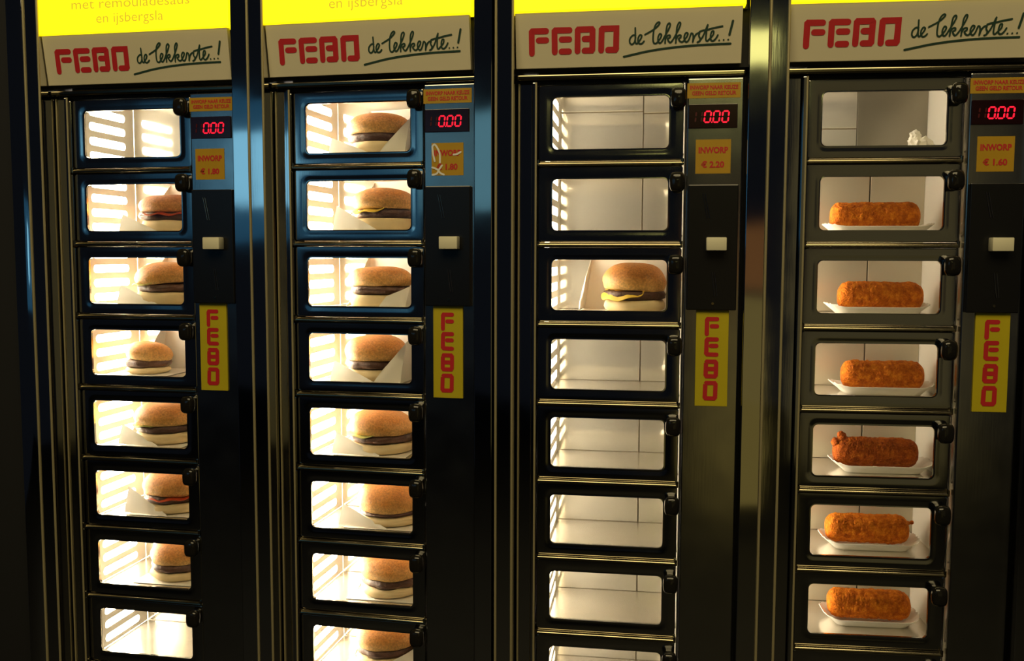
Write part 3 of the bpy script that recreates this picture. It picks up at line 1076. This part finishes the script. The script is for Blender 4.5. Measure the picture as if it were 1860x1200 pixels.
# ---- croquettes on card trays
def croquette(seed, L_, R, nub):
    bm = bmesh.new()
    prof = []
    n = 72
    for k in range(n + 1):
        t = k / n
        x = -L_ / 2 + L_ * t
        e = R * 0.95
        dx = max(0, (-L_ / 2 + e) - x, x - (L_ / 2 - e))
        r = R * max(0.0, 1 - (dx / e) ** 2.6) ** (1 / 2.6) if dx < e else 0
        prof.append((x, r))
    so = Vector((seed * 4.1, seed, 0))
    rows = []
    m = 48
    for x, r in prof:
        if r < 1e-4:
            rows.append([bm.verts.new((x, 0, 0))])
            continue
        row = []
        for q in range(m):
            a = 2 * math.pi * q / m
            v = Vector((x, r * math.cos(a), r * math.sin(a)))
            f = 1 + noise.noise(v * 40 + so) * 0.09 + noise.noise(v * 140 + so) * 0.05 + noise.noise(v * 330 + so) * 0.07
            row.append(bm.verts.new((x, v.y * f, v.z * f)))
        rows.append(row)
    for a, b in zip(rows, rows[1:]):
        for k in range(m):
            k2 = (k + 1) % m
            if len(a) == 1:
                bm.faces.new((a[0], b[k2], b[k]))
            elif len(b) == 1:
                bm.faces.new((a[k], a[k2], b[0]))
            else:
                bm.faces.new((a[k], a[k2], b[k2], b[k]))
    for q in nub:                                # burst filling crusts
        c = Vector(q[:3])
        bl = bmesh.ops.create_icosphere(bm, subdivisions=2, radius=q[3], matrix=Matrix.Translation(c))
        for v in bl['verts']:
            d = v.co - c
            v.co = c + d * (1 + noise.noise(v.co * 190 + so) * 0.5)
    return finish(bm, 'croquette', {4: 'crust_dark', 5: 'crust_light', 6: 'crust_light'}.get(seed, 'crust'), 80)


def tray_mesh(seed, LX, LY):
    bm = bmesh.new()
    random.seed(seed)

    def loop(hx, hy, r, z, sc=0.0, lift=0.0):
        pts = []
        raw = rrect(-hx, hx, -hy, hy, r, 9)
        # extra points along the straight sides
        dense = []
        for k, (x, y) in enumerate(raw):
            x2, y2 = raw[(k + 1) % len(raw)]
            d = math.hypot(x2 - x, y2 - y)
            c = 1 if d < 0.01 else 8
            for q in range(c):
                dense.append((x + (x2 - x) * q / c, y + (y2 - y) * q / c))
        for k, (x, y) in enumerate(dense):
            cor = max(0.0, abs(x) / hx - 0.72) / 0.28       # ends rise and ripple
            s = 1 + sc * cor * math.sin(k * 2.1)
            pts.append((x * s, y * s, z + lift * cor + (0.0012 * cor * math.sin(k * 2.1 + 1) if sc else 0)))
        return pts
    hx, hy = LX / 2, LY / 2
    rows = loft(bm, [loop(hx - 0.017, hy - 0.010, 0.012, 0.0006), loop(hx - 0.012, hy - 0.006, 0.016, 0.0055), loop(hx - 0.004, hy - 0.002, 0.020, 0.0105, 0.004, 0.002), loop(hx, hy, 0.022, 0.0118, 0.010, 0.004)])
    bm.faces.new(rows[0])
    bm.normal_update()
    bmesh.ops.solidify(bm, geom=bm.faces[:], thickness=0.0006)
    for v in bm.verts:
        v.co.z = max(0.0, v.co.z)
    return finish(bm, 'card_tray', 'tray', 50)


CROQ = {  # row: croquette x, length, tray x, tray length, height, nubs, look
    1: (0.0890, 0.1200, 0.0930, 0.1440, 0.030, [], 'long smooth brown croquette lying highest in the right machine'),
    2: (0.1000, 0.1150, 0.0948, 0.1370, 0.033, [], 'plump orange croquette with dark patches along its front'),
    3: (0.1065, 0.1120, 0.1045, 0.1370, 0.033, [], 'straight even brown croquette directly under the plump orange one'),
    4: (0.1005, 0.1160, 0.1075, 0.1380, 0.035, [(-0.0480, -0.002, 0.0240, 0.0048), (-0.0465, -0.003, 0.0180, 0.0070), (-0.0530, -0.004, 0.013, 0.0065), (-0.0435, -0.002, 0.0225, 0.0040)], 'dark red brown croquette with a burst lump on its left end'),
    5: (0.0925, 0.1150, 0.0950, 0.1340, 0.035, [(0.0570, 0.004, 0.0085, 0.0040), (0.0625, 0.004, 0.0098, 0.0030)], 'bright orange croquette with a crumb spur on its right end'),
    6: (0.0985, 0.1150, 0.0995, 0.1330, 0.036, [], 'golden orange croquette lying lowest in the right machine'),
}
for j, (cx, L_, tx, TL, th, nub, look) in CROQ.items():
    cy = 0.070
    t = link('card_tray', tray_mesh(j, TL, 0.068), None, wpos(3, tx, cy, floor_z(j) + 0.0003), (0, 0, ANG[3]))
    tag(t, 'white card tray under the ' + look.split(' lying')[0].split(' directly')[0].split(' with')[0], 'tray', 'card trays under the croquettes')
    R = 0.0205
    c = link('croquette', croquette(j, L_, R, nub), None, wpos(3, cx, cy + 0.001, floor_z(j) + 0.0058 + R * 0.98), (0, 0, ANG[3] - 0.03))
    tag(c, look, 'croquette', 'croquettes in the right machine')

# crumpled scrap of paper in the top right window, and torn scraps at its left
bm = bmesh.new()
for (x, y, z, r) in ((0, 0, 0.012, 0.0120), (0.014, 0.002, 0.009, 0.0095), (-0.004, 0.001, 0.024, 0.0075)):
    bl = bmesh.ops.create_icosphere(bm, subdivisions=3, radius=r, matrix=Matrix.Translation((x, y, z)))
    for v in bl['verts']:
        d = v.co - Vector((x, y, z))
        v.co = Vector((x, y, z)) + d * (1 + noise.cell(v.co * 260) * 0.22 + noise.noise(v.co * 150) * 0.35)
for v in bm.verts:
    v.co.z = max(v.co.z, 0.0)
sc = link('crumpled_paper', finish(bm, 'crumpled_paper', 'paper', 20), None, wpos(3, 0.1390, 0.055, floor_z(0) + 0.0002), (0, 0, 0.3))
tag(sc, 'crumpled white paper scrap in the empty top window of the croquette machine', 'paper scrap')
